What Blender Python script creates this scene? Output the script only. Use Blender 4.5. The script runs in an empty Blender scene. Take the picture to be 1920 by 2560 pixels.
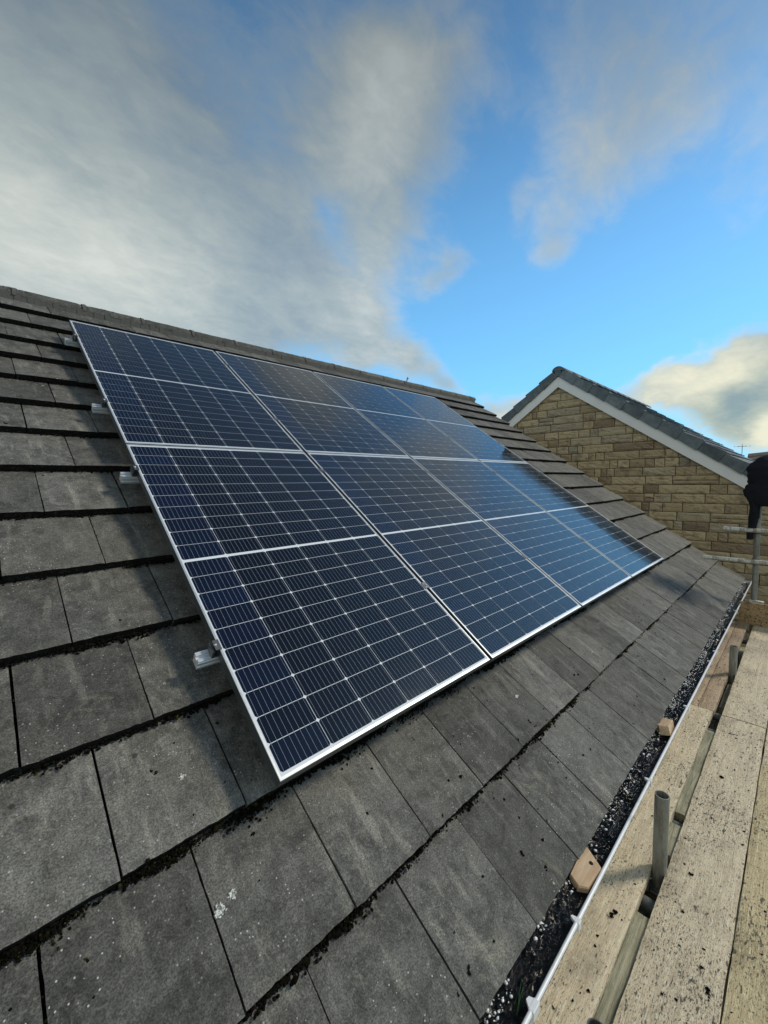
import bpy, math, random
import numpy as np
from mathutils import Vector, Matrix, noise
S = bpy.context.scene
C = S.collection
R = math.radians
random.seed(7)
NZ = lambda x, y=0., z=0.: noise.noise(Vector((x, y, z)))

# ------------------------------------------------------------------ camera
cam_d = bpy.data.cameras.new('camera'); cam = bpy.data.objects.new('camera', cam_d); C.objects.link(cam)
cam_d.sensor_fit = 'HORIZONTAL'; cam_d.sensor_width = 36; cam_d.lens = 1022.83 / 1920 * 36
cam_d.clip_start = .02; cam_d.clip_end = 3000
CR = ((0.716509, -0.697443, -0.013716), (-0.061262, -0.043326, -0.997181), (0.694883, 0.715329, -0.07377))
CP = Vector((-0.513326, -0.936594, 0.789563))
M = Matrix.Identity(4)
for i in range(3):
    M[i][0] = CR[0][i]; M[i][1] = -CR[1][i]; M[i][2] = -CR[2][i]; M[i][3] = CP[i]
cam.matrix_world = M
S.camera = cam
S.view_settings.view_transform = 'Standard'; S.view_settings.look = 'None'
S.view_settings.gamma = 1; S.view_settings.exposure = 0.55

# ------------------------------------------------------------------ node helpers
def N(nt, t, **kw):
    n = nt.nodes.new(t)
    for k, v in kw.items():
        if k.startswith('i_'):
            n.inputs[int(k[2:])].default_value = v
        else: setattr(n, k, v)
    return n
def L(nt, a, b): nt.links.new(a, b)
def val(nt, x, sock):
    if isinstance(x, (int, float)): sock.default_value = x
    else: L(nt, x, sock)
def mth(nt, op, a, b=0., c=None, clamp=False):
    n = N(nt, 'ShaderNodeMath', operation=op, use_clamp=clamp)
    val(nt, a, n.inputs[0]); val(nt, b, n.inputs[1])
    if c is not None: val(nt, c, n.inputs[2])
    return n.outputs[0]
def sstep(nt, x, a, b, lo=0., hi=1.):
    n = N(nt, 'ShaderNodeMapRange', interpolation_type='SMOOTHSTEP')
    L(nt, x, n.inputs[0]); n.inputs[1].default_value = a; n.inputs[2].default_value = b
    n.inputs[3].default_value = lo; n.inputs[4].default_value = hi
    return n.outputs[0]
def mixc(nt, f, a, b, mode='MIX'):
    n = N(nt, 'ShaderNodeMix', data_type='RGBA', blend_type=mode)
    val(nt, f, n.inputs[0])
    for s, x in ((n.inputs[6], a), (n.inputs[7], b)):
        if isinstance(x, tuple): s.default_value = (*x[:3], 1)
        else: L(nt, x, s)
    return n.outputs[2]
def tex(nt, co, scale=5., detail=4., rough=.5, sc=None, dist=0., off=(0, 0, 0)):
    if sc or off != (0, 0, 0):
        m = N(nt, 'ShaderNodeMapping'); L(nt, co, m.inputs[0]); m.inputs[1].default_value = off
        m.inputs[3].default_value = sc or (1, 1, 1); co = m.outputs[0]
    n = N(nt, 'ShaderNodeTexNoise'); L(nt, co, n.inputs['Vector'])
    n.inputs['Scale'].default_value = scale; n.inputs['Detail'].default_value = detail
    n.inputs['Roughness'].default_value = rough; n.inputs['Distortion'].default_value = dist
    return n.outputs[0]

# ------------------------------------------------------------------ sky (world) and sun
SUN_EL, SUN_AZ = R(42), R(124)      # azimuth measured clockwise from +Y
wd = bpy.data.worlds.new('World'); S.world = wd; wd.use_nodes = True
nt = wd.node_tree; nt.nodes.clear()
out = N(nt, 'ShaderNodeOutputWorld'); bg = N(nt, 'ShaderNodeBackground'); L(nt, bg.outputs[0], out.inputs[0])
bg.inputs[1].default_value = 0.105
sky = N(nt, 'ShaderNodeTexSky', sky_type='NISHITA', sun_disc=False)
sky.sun_elevation = SUN_EL; sky.sun_rotation = SUN_AZ; sky.air_density = 1.0; sky.dust_density = .3; sky.ozone_density = 2.2
tc = N(nt, 'ShaderNodeTexCoord'); D = tc.outputs['Generated']
sep = N(nt, 'ShaderNodeSeparateXYZ'); L(nt, D, sep.inputs[0]); dz = sep.outputs[2]
def blobs(lst):
    acc = None
    for (x, y, z, r, a) in lst:
        l = math.sqrt(x*x+y*y+z*z); c = (x/l, y/l, z/l)
        v = N(nt, 'ShaderNodeVectorMath', operation='DOT_PRODUCT'); L(nt, wdir, v.inputs[0]); v.inputs[1].default_value = c
        t = mth(nt, 'SUBTRACT', v.outputs['Value'], 1.0)
        t = mth(nt, 'MULTIPLY', t, 2/(r*r))       # -(angle/r)^2
        e = mth(nt, 'EXPONENT', t)
        acc = mth(nt, 'MULTIPLY', e, a) if acc is None else mth(nt, 'MULTIPLY_ADD', e, a, acc)
    return acc
# warp the direction a little so that no blob stays round
wn = N(nt, 'ShaderNodeTexNoise'); L(nt, D, wn.inputs['Vector']); wn.inputs['Scale'].default_value = 3.2; wn.inputs['Detail'].default_value = 5
wv = N(nt, 'ShaderNodeVectorMath', operation='SUBTRACT'); L(nt, wn.outputs['Color'], wv.inputs[0]); wv.inputs[1].default_value = (.5, .5, .5)
ws = N(nt, 'ShaderNodeVectorMath', operation='SCALE'); L(nt, wv.outputs[0], ws.inputs[0]); ws.inputs['Scale'].default_value = .28
wa = N(nt, 'ShaderNodeVectorMath', operation='ADD'); L(nt, D, wa.inputs[0]); L(nt, ws.outputs[0], wa.inputs[1])
wo = N(nt, 'ShaderNodeVectorMath', operation='NORMALIZE'); L(nt, wa.outputs[0], wo.inputs[0]); wdir = wo.outputs[0]
def pd(x, y):                                    # direction of a photo point (1659 x 2212 copy)
    v = ((x*1.1573-960)/1022.83, (y*1.1573-1280)/1022.83, 1.)
    return tuple(sum(CR[i][j]*v[i] for i in range(3)) for j in range(3))
# cloud cover, + cloudy  - clear : each entry is a patch of sky (direction, angular radius, amount)
SKYB = [
 (*pd(-80, 420), .42, .80), (*pd(40, 180), .26, .40), (*pd(300, 470), .22, .50), (*pd(300, 640), .20, .45), (*pd(560, 570), .14, .35),
 (*pd(560, 140), .18, -.34), (*pd(785, 255), .12, .75), (*pd(850, 80), .12, .42), (*pd(900, 380), .11, .36), (*pd(620, 360), .16, .38), (*pd(640, 120), .14, .20),
 (*pd(690, 630), .11, .55), (*pd(810, 670), .08, .80), (*pd(520, 700), .12, .45), (*pd(900, 785), .055, .8), (*pd(970, 825), .04, .7), (*pd(860, 500), .09, .38), (*pd(780, 740), .07, .6),
 (*pd(700, 440), .035, -.40), (*pd(760, 540), .06, -.15), (*pd(470, 600), .05, -.15),
 (*pd(1060, 60), .12, -.06), (*pd(1040, 340), .07, -.22), (*pd(1180, 210), .17, .26), (*pd(1330, 370), .15, .27), (*pd(1220, 460), .09, .30), (*pd(1180, 540), .05, .65), (*pd(975, 585), .04, .62), (*pd(1090, 455), .03, .3),
 (*pd(1380, 60), .16, .34), (*pd(1540, 180), .14, .30), (*pd(1590, 405), .06, .45), (*pd(1650, 510), .07, .6),
 (*pd(1400, 690), .22, -.85), (*pd(1130, 700), .12, -.55), (*pd(990, 690), .06, -.3), (*pd(1500, 540), .12, -.35), (*pd(1000, 450), .08, -.3), (*pd(1480, 280), .08, -.15),
 (*pd(1480, 855), .07, 1.1), (*pd(1570, 820), .085, 1.2), (*pd(1650, 800), .08, 1.2), (*pd(1600, 900), .07, .9), (*pd(1400, 845), .05, .8), (*pd(1335, 840), .035, .7), (*pd(1080, 875), .055, 1.3), (*pd(1630, 960), .05, .7),
 (-.7, -.3, .5, .75, .9), (.0, -.95, .3, .55, .7), (.40, .02, .92, .35, -.5), (.85, -.6, .3, .30, .5), (-.8, .3, .3, .5, .6),  # unseen sky: clouds added for fill light, zenith cleared to darken panel reflections
]
cov = blobs(SKYB)
dn = mth(nt, 'ADD', mth(nt, 'MAXIMUM', dz, 0.), .22)     # a flat cloud layer seen in perspective
pv = N(nt, 'ShaderNodeVectorMath', operation='DIVIDE'); L(nt, D, pv.inputs[0])
cb = N(nt, 'ShaderNodeCombineXYZ'); L(nt, dn, cb.inputs[0]); L(nt, dn, cb.inputs[1]); L(nt, dn, cb.inputs[2]); L(nt, cb.outputs[0], pv.inputs[1])
stv = N(nt, 'ShaderNodeMapping'); L(nt, pv.outputs[0], stv.inputs[0])
stv.inputs[2].default_value = (0, 0, R(-52)); stv.inputs[3].default_value = (.90, 1.30, 1.)
n1 = tex(nt, stv.outputs[0], 2.1, 6, .55, dist=.5)
n2 = tex(nt, stv.outputs[0], 6.5, 7, .60, dist=.5)
n3 = tex(nt, stv.outputs[0], 19., 6, .62, dist=.4)
nn = mth(nt, 'MULTIPLY_ADD', n1, .50, mth(nt, 'MULTIPLY_ADD', n2, .38, mth(nt, 'MULTIPLY', n3, .18)))
nn = mth(nt, 'SUBTRACT', nn, .53)
dens = mth(nt, 'ADD', cov, mth(nt, 'MULTIPLY', nn, 1.9))
alpha = sstep(nt, dens, -.02, 1.0)
alpha = mth(nt, 'MULTIPLY', alpha, .88)
# how bright each cloud patch is (thick grey bellies against sunlit veils)
LITB = [(*pd(785, 250), .09, .38), (*pd(20, 420), .18, .24), (*pd(250, 420), .15, .18), (*pd(60, 60), .25, -.20), (*pd(200, 640), .18, .12), (*pd(440, 650), .12, .22), (*pd(800, 660), .07, .22),
        (*pd(1570, 800), .06, .45), (*pd(1440, 845), .06, .45), (*pd(1090, 880), .05, .4), (*pd(1640, 962), .035, .9), (*pd(1560, 905), .035, -.40), (*pd(1640, 880), .04, -.25),
        (*pd(480, 220), .17, -.20), (*pd(560, 600), .12, -.16), (*pd(1200, 450), .12, .12), (-.7, -.2, .3, .75, .9), (.0, -.9, .4, .6, .25)]  # last two: unseen clouds brightened as fill, the western one for the gable
lit = mth(nt, 'ADD', blobs(LITB), mth(nt, 'MULTIPLY_ADD', nn, 1.5, .38))
lit = mth(nt, 'ADD', lit, sstep(nt, dens, .15, .85, .30, 0.))      # thin edges are lit through
lit = mth(nt, 'ADD', lit, 0., clamp=True)
cr = N(nt, 'ShaderNodeValToRGB'); L(nt, lit, cr.inputs[0])
e = cr.color_ramp.elements; e[0].position = 0; e[0].color = (1.5, 2.0, 2.45, 1); e[1].position = 1; e[1].color = (5.0, 5.15, 4.8, 1)
m_ = e.new(.45); m_.color = (2.75, 3.15, 3.15, 1)
WARMB = [(*pd(1560, 850), .17, 1.), (*pd(1640, 960), .1, .8), (*pd(1090, 880), .06, .3), (*pd(1330, 830), .08, .4), (*pd(30, 480), .35, .28), (-.9, -.1, .3, .6, .6)]  # last entry: unseen western cloud warmed to light the gable
warm = mth(nt, 'ADD', blobs(WARMB), 0., clamp=True)
cc = mixc(nt, warm, cr.outputs[0], mixc(nt, 1., cr.outputs[0], (1.22, 1.08, .80), 'MULTIPLY'))
skc = mixc(nt, 1., sky.outputs[0], (.58, .90, 1.06), 'MULTIPLY')
# brighter, paler blue towards the horizon
hz = mth(nt, 'EXPONENT', mth(nt, 'MULTIPLY', mth(nt, 'MAXIMUM', dz, 0.), -3.0))
skc = mixc(nt, mth(nt, 'MULTIPLY', hz, 1.0), skc, (1.75, 5.3, 8.6))
zen = mth(nt, 'SUBTRACT', 1., sstep(nt, dz, .38, 1.0, 0., .62))     # the sky deepens towards the zenith
fin = N(nt, 'ShaderNodeVectorMath', operation='SCALE'); L(nt, mixc(nt, alpha, skc, cc), fin.inputs[0]); L(nt, zen, fin.inputs['Scale'])
L(nt, fin.outputs[0], bg.inputs[0])

sun_d = bpy.data.lights.new('sun', 'SUN'); sun = bpy.data.objects.new('sun', sun_d); C.objects.link(sun)
sun_d.energy = 1.6; sun_d.angle = R(10); sun_d.color = (1, .90, .74)
sd = Vector((math.sin(SUN_AZ)*math.cos(SUN_EL), math.cos(SUN_AZ)*math.cos(SUN_EL), math.sin(SUN_EL)))
sun.rotation_euler = sd.to_track_quat('Z', 'Y').to_euler(); sun.location = (0, 0, 30)

# ------------------------------------------------------------------ object helpers
PITCH = R(35)
ROOF = Matrix.Rotation(PITCH, 4, 'X')          # slope frame (u along eave, v up the slope, w out of the roof) -> world
def rp(u, v, w): return ROOF @ Vector((u, v, w))
def tag(o, label, cat, group=None, kind=None):
    if label: o['label'] = label
    if cat: o['category'] = cat
    if group: o['group'] = group
    if kind: o['kind'] = kind
    return o
def empty(name, loc, rot=(0, 0, 0)):
    o = bpy.data.objects.new(name, None); C.objects.link(o); o.location = loc; o.rotation_euler = rot; o.empty_display_size = .1
    return o
class MB:
    def __init__(s): s.v = []; s.f = []; s.mi = []; s.sm = []; s.t = []
    def add(s, vs, fs, mi=0, smooth=False, tint=None):
        b = len(s.v); s.v += [tuple(p) for p in vs]; s.f += [tuple(b+i for i in f) for f in fs]
        s.mi += [mi]*len(fs); s.sm += [smooth]*len(fs)
        t = tint if tint is not None else 0.5
        s.t += [t]*len(vs)
    def box(s, x0, x1, y0, y1, z0, z1, mi=0, tint=None, cham=0.):
        if cham > 0:
            c = cham
            vs = []
            for (X, Y, Z) in [(a, b, d) for a in (0, 1) for b in (0, 1) for d in (0, 1)]:
                px = (x0, x1)[X]; py = (y0, y1)[Y]; pz = (z0, z1)[Z]
                sx = c if X == 0 else -c; sy = c if Y == 0 else -c; sz = c if Z == 0 else -c
                vs += [(px, py+sy, pz+sz), (px+sx, py, pz+sz), (px+sx, py+sy, pz)]
            I = lambda X, Y, Z, k: 3*(X*4+Y*2+Z)+k
            fs = []
            fs += [(I(0,0,0,0), I(0,0,1,0), I(0,1,1,0), I(0,1,0,0)), (I(1,0,0,0), I(1,1,0,0), I(1,1,1,0), I(1,0,1,0))]
            fs += [(I(0,0,0,1), I(1,0,0,1), I(1,0,1,1), I(0,0,1,1)), (I(0,1,0,1), I(0,1,1,1), I(1,1,1,1), I(1,1,0,1))]
            fs += [(I(0,0,0,2), I(0,1,0,2), I(1,1,0,2), I(1,0,0,2)), (I(0,0,1,2), I(1,0,1,2), I(1,1,1,2), I(0,1,1,2))]
            for a in (0, 1):
                for b in (0, 1):
                    fs.append((I(0,a,b,1), I(1,a,b,1), I(1,a,b,2), I(0,a,b,2)))
                    fs.append((I(a,0,b,0), I(a,1,b,0), I(a,1,b,2), I(a,0,b,2)))
                    fs.append((I(a,b,0,0), I(a,b,1,0), I(a,b,1,1), I(a,b,0,1)))
                    for d in (0, 1): fs.append((I(a,b,d,0), I(a,b,d,1), I(a,b,d,2)))
            s.add(vs, fs, mi, False, tint); return
        vs = [(x0,y0,z0),(x1,y0,z0),(x1,y1,z0),(x0,y1,z0),(x0,y0,z1),(x1,y0,z1),(x1,y1,z1),(x0,y1,z1)]
        s.add(vs, [(3,2,1,0),(4,5,6,7),(0,1,5,4),(1,2,6,5),(2,3,7,6),(3,0,4,7)], mi, False, tint)
    def prism(s, poly, axis, a, b, mi=0, tint=None, smooth=False):   # extrude a 2-D polygon along an axis
        n = len(poly)
        def P(q, t):
            return {'x': (t, q[0], q[1]), 'y': (q[0], t, q[1]), 'z': (q[0], q[1], t)}[axis]
        s.add([P(q, a) for q in poly]+[P(q, b) for q in poly],
              [tuple(range(n))[::-1], tuple(range(n, 2*n))]+[(i, (i+1) % n, n+(i+1) % n, n+i) for i in range(n)], mi, smooth, tint)
    def tube(s, p, q, r, n=24, mi=0, hollow=0., tint=None):
        p = Vector(p); q = Vector(q); d = (q-p).normalized()
        a = d.orthogonal().normalized(); b = d.cross(a)
        rings = [(p, r), (q, r)]
        if hollow: rings = [(p, r-hollow), (p, r), (q, r), (q, r-hollow), (q-d*min(.25, (q-p).length*.8), r-hollow)]
        vs = []
        for c, rr in rings:
            for i in range(n):
                t = 2*math.pi*i/n; vs.append(c+a*math.cos(t)*rr+b*math.sin(t)*rr)
        fs = []
        for k in range(len(rings)-1):
            for i in range(n): j = (i+1) % n; fs.append((k*n+i, k*n+j, (k+1)*n+j, (k+1)*n+i))
        if not hollow: fs += [tuple(range(n))[::-1], tuple(range(n, 2*n))]
        else: fs += [tuple(range(4*n, 5*n))]
        s.add(vs, fs, mi, True, tint)
    def build(s, name, mats, parent=None, roof=False, auto=None):
        me = bpy.data.meshes.new(name); me.from_pydata(s.v, [], s.f)
        for m in (mats if isinstance(mats, (list, tuple)) else [mats]): me.materials.append(m)
        me.polygons.foreach_set('material_index', s.mi); me.polygons.foreach_set('use_smooth', s.sm)
        at = me.attributes.new('tint', 'FLOAT', 'POINT'); at.data.foreach_set('value', s.t)
        me.update()
        if auto and hasattr(me, 'set_sharp_from_angle'):
            me.set_sharp_from_angle(angle=R(auto))
        o = bpy.data.objects.new(name, me); C.objects.link(o)
        if parent: o.parent = parent
        if roof: o.rotation_euler = (PITCH, 0, 0)
        return o

ICO = None
def ico(sub=1):
    import bmesh
    bm = bmesh.new(); bmesh.ops.create_icosphere(bm, subdivisions=sub, radius=1)
    vs = [v.co.copy() for v in bm.verts]; fs = [tuple(v.index for v in f.verts) for f in bm.faces]; bm.free(); return vs, fs
ICO1 = ico(1); ICO2 = ico(2); ICO3 = ico(3)
def lump(mb, c, r, jit=.35, flat=1., mi=0, I=ICO1, tint=None, smooth=True):
    vs, fs = I; o = random.random()*99; a = random.random()*6.28; ca, sa = math.cos(a), math.sin(a)
    sx, sy = random.uniform(.7, 1.4), random.uniform(.7, 1.2)
    P = []
    for v in vs:
        k = 1+jit*2*NZ(v.x*1.6+o, v.y*1.6, v.z*1.6)
        x, y, z = v.x*sx*k, v.y*sy*k, v.z*flat*k
        P.append((c[0]+r*(x*ca-y*sa), c[1]+r*(x*sa+y*ca), c[2]+r*z))
    mb.add(P, fs, mi, smooth, tint if tint is not None else random.random())

# ------------------------------------------------------------------ materials
def mat(name, col=(.5, .5, .5), rough=.6, metal=0., spec=.5):
    m = bpy.data.materials.new(name); m.use_nodes = True; t = m.node_tree
    b = t.nodes['Principled BSDF']; b.inputs['Base Color'].default_value = (*col, 1)
    b.inputs['Roughness'].default_value = rough; b.inputs['Metallic'].default_value = metal
    b.inputs['Specular IOR Level'].default_value = spec
    return m, t, b
def obco(t): return N(t, 'ShaderNodeTexCoord').outputs['Object']
def tint(t): return N(t, 'ShaderNodeAttribute', attribute_name='tint').outputs['Fac']
def bump(t, b, h, s=.3, d=.01, nrm=None):
    n = N(t, 'ShaderNodeBump'); n.inputs['Strength'].default_value = s; n.inputs['Distance'].default_value = d
    L(t, h, n.inputs['Height']); 
    if nrm: L(t, nrm, n.inputs['Normal'])
    L(t, n.outputs[0], b.inputs['Normal']); return n.outputs[0]
def ramp(t, f, stops):
    r = N(t, 'ShaderNodeValToRGB'); L(t, f, r.inputs[0]); el = r.color_ramp.elements
    el[0].position, el[0].color = stops[0][0], (*stops[0][1], 1); el[1].position, el[1].color = stops[-1][0], (*stops[-1][1], 1)
    for p, c in stops[1:-1]: q = el.new(p); q.color = (*c, 1)
    return r.outputs[0]

def tile_mat(name, base=(.122, .120, .109), dark=(.054, .054, .050), pale=(.26, .25, .215), fleck=True):
    m, t, b = mat(name, rough=.85, spec=.2)
    co = obco(t); tn = tint(t)
    big = tex(t, co, 3.2, 5, .6); med = tex(t, co, 14, 6, .65, dist=.6); fine = tex(t, co, 260, 3, .7)
    strk = tex(t, co, 6, 5, .6, sc=(4.5, .9, 1)); mid = tex(t, co, 60, 5, .7)
    c = mixc(t, sstep(t, med, .34, .68), dark, base)
    c = mixc(t, mth(t, 'MULTIPLY', sstep(t, big, .42, .70), .60), c, base)
    c = mixc(t, mth(t, 'MULTIPLY', sstep(t, strk, .52, .74), .55), c, pale)
    c = mixc(t, mth(t, 'MULTIPLY', sstep(t, mid, .48, .72), .38), c, pale)
    ln = tex(t, co, 9, 6, .7, sc=(3., .55, 1), dist=.8, off=(4, 8, 0))
    c = mixc(t, mth(t, 'MULTIPLY', sstep(t, ln, .58, .72), .55), c, (.035, .034, .028))
    c = mixc(t, mth(t, 'MULTIPLY', sstep(t, tex(t, co, 7.5, 6, .7, dist=.9, off=(11, 2, 0)), .60, .74), .45), c, (.27, .26, .19))
    # a brown film on some of the tiles
    c = mixc(t, mth(t, 'MULTIPLY', sstep(t, tex(t, co, 2.1, 4, .6, off=(5, 3, 0)), .45, .7), .25), c, (.13, .115, .09))
    k = mth(t, 'MULTIPLY_ADD', tn, .55, .80)
    hs = N(t, 'ShaderNodeHueSaturation'); L(t, c, hs.inputs['Color']); L(t, k, hs.inputs['Value']); c = hs.outputs[0]
    g = mth(t, 'MULTIPLY_ADD', sstep(t, fine, .34, .66), .8, .56)
    hs2 = N(t, 'ShaderNodeHueSaturation'); L(t, c, hs2.inputs['Color']); L(t, g, hs2.inputs['Value']); c = hs2.outputs[0]
    if fleck:   # tiny pale mineral grains and a few dark droppings
        vo = N(t, 'ShaderNodeTexVoronoi', feature='F1'); L(t, co, vo.inputs['Vector']); vo.inputs['Scale'].default_value = 150
        vc = N(t, 'ShaderNodeSeparateColor'); L(t, vo.outputs['Color'], vc.inputs[0])
        f = mth(t, 'MULTIPLY', mth(t, 'LESS_THAN', vo.outputs['Distance'], .28), mth(t, 'GREATER_THAN', vc.outputs[0], .93))
        f = mth(t, 'MULTIPLY', f, sstep(t, tex(t, co, 5, 3, .5, off=(9, 1, 0)), .35, .65))
        c = mixc(t, mth(t, 'MULTIPLY', f, .8), c, (.55, .55, .52))
        v2 = N(t, 'ShaderNodeTexVoronoi', feature='F1'); L(t, co, v2.inputs['Vector']); v2.inputs['Scale'].default_value = 17
        v3 = N(t, 'ShaderNodeSeparateColor'); L(t, v2.outputs['Color'], v3.inputs[0])
        dd = mth(t, 'ADD', v2.outputs['Distance'], mth(t, 'MULTIPLY', med, .18))
        f2 = mth(t, 'MULTIPLY', sstep(t, dd, .17, .24, 1, 0), mth(t, 'GREATER_THAN', v3.outputs[1], .89))
        c = mixc(t, mth(t, 'MULTIPLY', f2, .8), c, (.03, .03, .026))
        f3 = mth(t, 'MULTIPLY', sstep(t, dd, .155, .19, 1, 0), mth(t, 'GREATER_THAN', v3.outputs[2], .975))
        c = mixc(t, mth(t, 'MULTIPLY', f3, .8), c, (.42, .43, .38))
    L(t, c, b.inputs['Base Color'])
    L(t, sstep(t, mid, .3, .7, .62, .85), b.inputs['Roughness'])
    h = mth(t, 'MULTIPLY_ADD', fine, .45, mth(t, 'ADD', mid, mth(t, 'MULTIPLY', med, 1.6)))
    bump(t, b, h, .55, .0035)
    return m
M_TILE = tile_mat('weathered_concrete_tile')
M_EDGE, t, b = mat('grimy_shaded_tile_edge', (.02, .019, .015), 1., spec=.1)  # grime taken to near-black, with the edge shade put into the colour
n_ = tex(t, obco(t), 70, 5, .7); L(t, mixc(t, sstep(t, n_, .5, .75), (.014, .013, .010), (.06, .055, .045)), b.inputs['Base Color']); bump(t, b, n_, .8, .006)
M_RIDGE = tile_mat('weathered_ridge_tile', base=(.115, .112, .10), dark=(.05, .052, .045), pale=(.21, .21, .18))
M_DARK, _, _ = mat('felt_and_hole_shade', (.012, .012, .012), .95)
M_MORTAR, t, b = mat('mortar', (.10, .095, .085), .95)
bump(t, b, tex(t, obco(t), 60, 5, .6), .6, .006)

def moss_mat():
    m, t, b = mat('moss', rough=1., spec=.1)
    co = obco(t); tn = tint(t)
    c = ramp(t, tn, [(0, (.006, .006, .004)), (.6, (.014, .012, .007)), (.86, (.026, .025, .010)), (.95, (.05, .058, .012)), (1, (.11, .13, .02))])
    n = tex(t, co, 220, 4, .8)
    L(t, mixc(t, sstep(t, n, .3, .7), mixc(t, 1., c, (.4, .4, .4), 'MULTIPLY'), c), b.inputs['Base Color'])
    bump(t, b, n, 1., .008); return m
M_MOSS = moss_mat()
M_LICH, t, b = mat('white_lichen', (.60, .61, .56), .95)
n_ = tex(t, obco(t), 170, 4, .7); L(t, mixc(t, sstep(t, n_, .40, .56), (.16, .16, .14), (.70, .71, .66)), b.inputs['Base Color']); bump(t, b, n_, .8, .003)

def pv_mat(name, cell):
    m, t, b = mat(name, rough=.7, spec=.0)
    co = obco(t)
    if cell:
        tn = tint(t)
        c = ramp(t, tn, [(0, (.0038, .0036, .0042)), (.5, (.0036, .0038, .0060)), (.8, (.0040, .0075, .024)), (1, (.005, .012, .045))])
        g = tex(t, co, 1, 3, .6, sc=(900, 8, 1))
        c = mixc(t, mth(t, 'MULTIPLY', g, .25), c, (.012, .013, .020)); L(t, c, b.inputs['Base Color'])
    b.inputs['Coat Weight'].default_value = 1; b.inputs['Coat IOR'].default_value = 1.6
    dirt = tex(t, co, 2.5, 5, .6)
    L(t, sstep(t, dirt, .3, .75, .05, .13), b.inputs['Coat Roughness'])
    n = N(t, 'ShaderNodeBump'); n.inputs['Strength'].default_value = .05; n.inputs['Distance'].default_value = .01
    L(t, tex(t, co, 6, 2, .5), n.inputs['Height']); L(t, n.outputs[0], b.inputs['Coat Normal'])
    return m, b
M_CELL, _ = pv_mat('solar_cell_under_glass', True)
M_BACK, b_ = pv_mat('white_backsheet_under_glass', False); b_.inputs['Base Color'].default_value = (.72, .75, .78, 1)
M_BUS, b_ = pv_mat('silver_busbar_under_glass', False); b_.inputs['Base Color'].default_value = (.28, .30, .35, 1)
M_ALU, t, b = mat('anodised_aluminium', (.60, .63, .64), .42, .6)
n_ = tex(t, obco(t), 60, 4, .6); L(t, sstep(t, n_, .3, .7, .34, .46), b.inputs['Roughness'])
M_FSIDE, t, b = mat('shaded_frame_side', (.15, .165, .175), .4, .8)  # frame aluminium darkened so the colour carries the sides' shade
M_RAIL, t, b = mat('mill_aluminium', (.80, .81, .80), .34, .55)
n_ = tex(t, obco(t), 30, 4, .6, sc=(.3, 6, 6)); L(t, sstep(t, n_, .3, .7, .22, .5), b.inputs['Roughness'])
M_CLAMP, t, b = mat('dark_anodised_metal', (.16, .165, .17), .4, .8)
M_BOLT, _, _ = mat('zinc_bolt', (.5, .5, .5), .35, .9)

M_UPVC, t, b = mat('white_upvc', (.72, .73, .74), .32)
n_ = tex(t, obco(t), 22, 5, .7); L(t, mixc(t, mth(t, 'MULTIPLY', sstep(t, n_, .5, .75), .5), (.74, .75, .76), (.42, .42, .37)), b.inputs['Base Color'])
M_SLUDGE, t, b = mat('wet_black_leaf_sludge', (.010, .010, .010), .2, spec=.6)
co_ = obco(t); n_ = tex(t, co_, 55, 6, .75, dist=1.); n2_ = tex(t, co_, 180, 4, .7)
L(t, mixc(t, sstep(t, n2_, .55, .8), (.002, .0022, .003), (.007, .007, .006)), b.inputs['Base Color'])
L(t, sstep(t, n_, .35, .65, .04, .16), b.inputs['Roughness'])
bump(t, b, mth(t, 'ADD', n_, mth(t, 'MULTIPLY', n2_, .5)), .9, .012)
M_GLINT, t, b = mat('grit_painted_as_glints', (.55, .57, .58), .25, spec=.8)  # grit whitened so its colour stands in for wet sky highlights
L(t, ramp(t, tint(t), [(0, (.25, .26, .26)), (.4, (.70, .72, .73)), (1, (.92, .93, .93))]), b.inputs['Base Color'])

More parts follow.
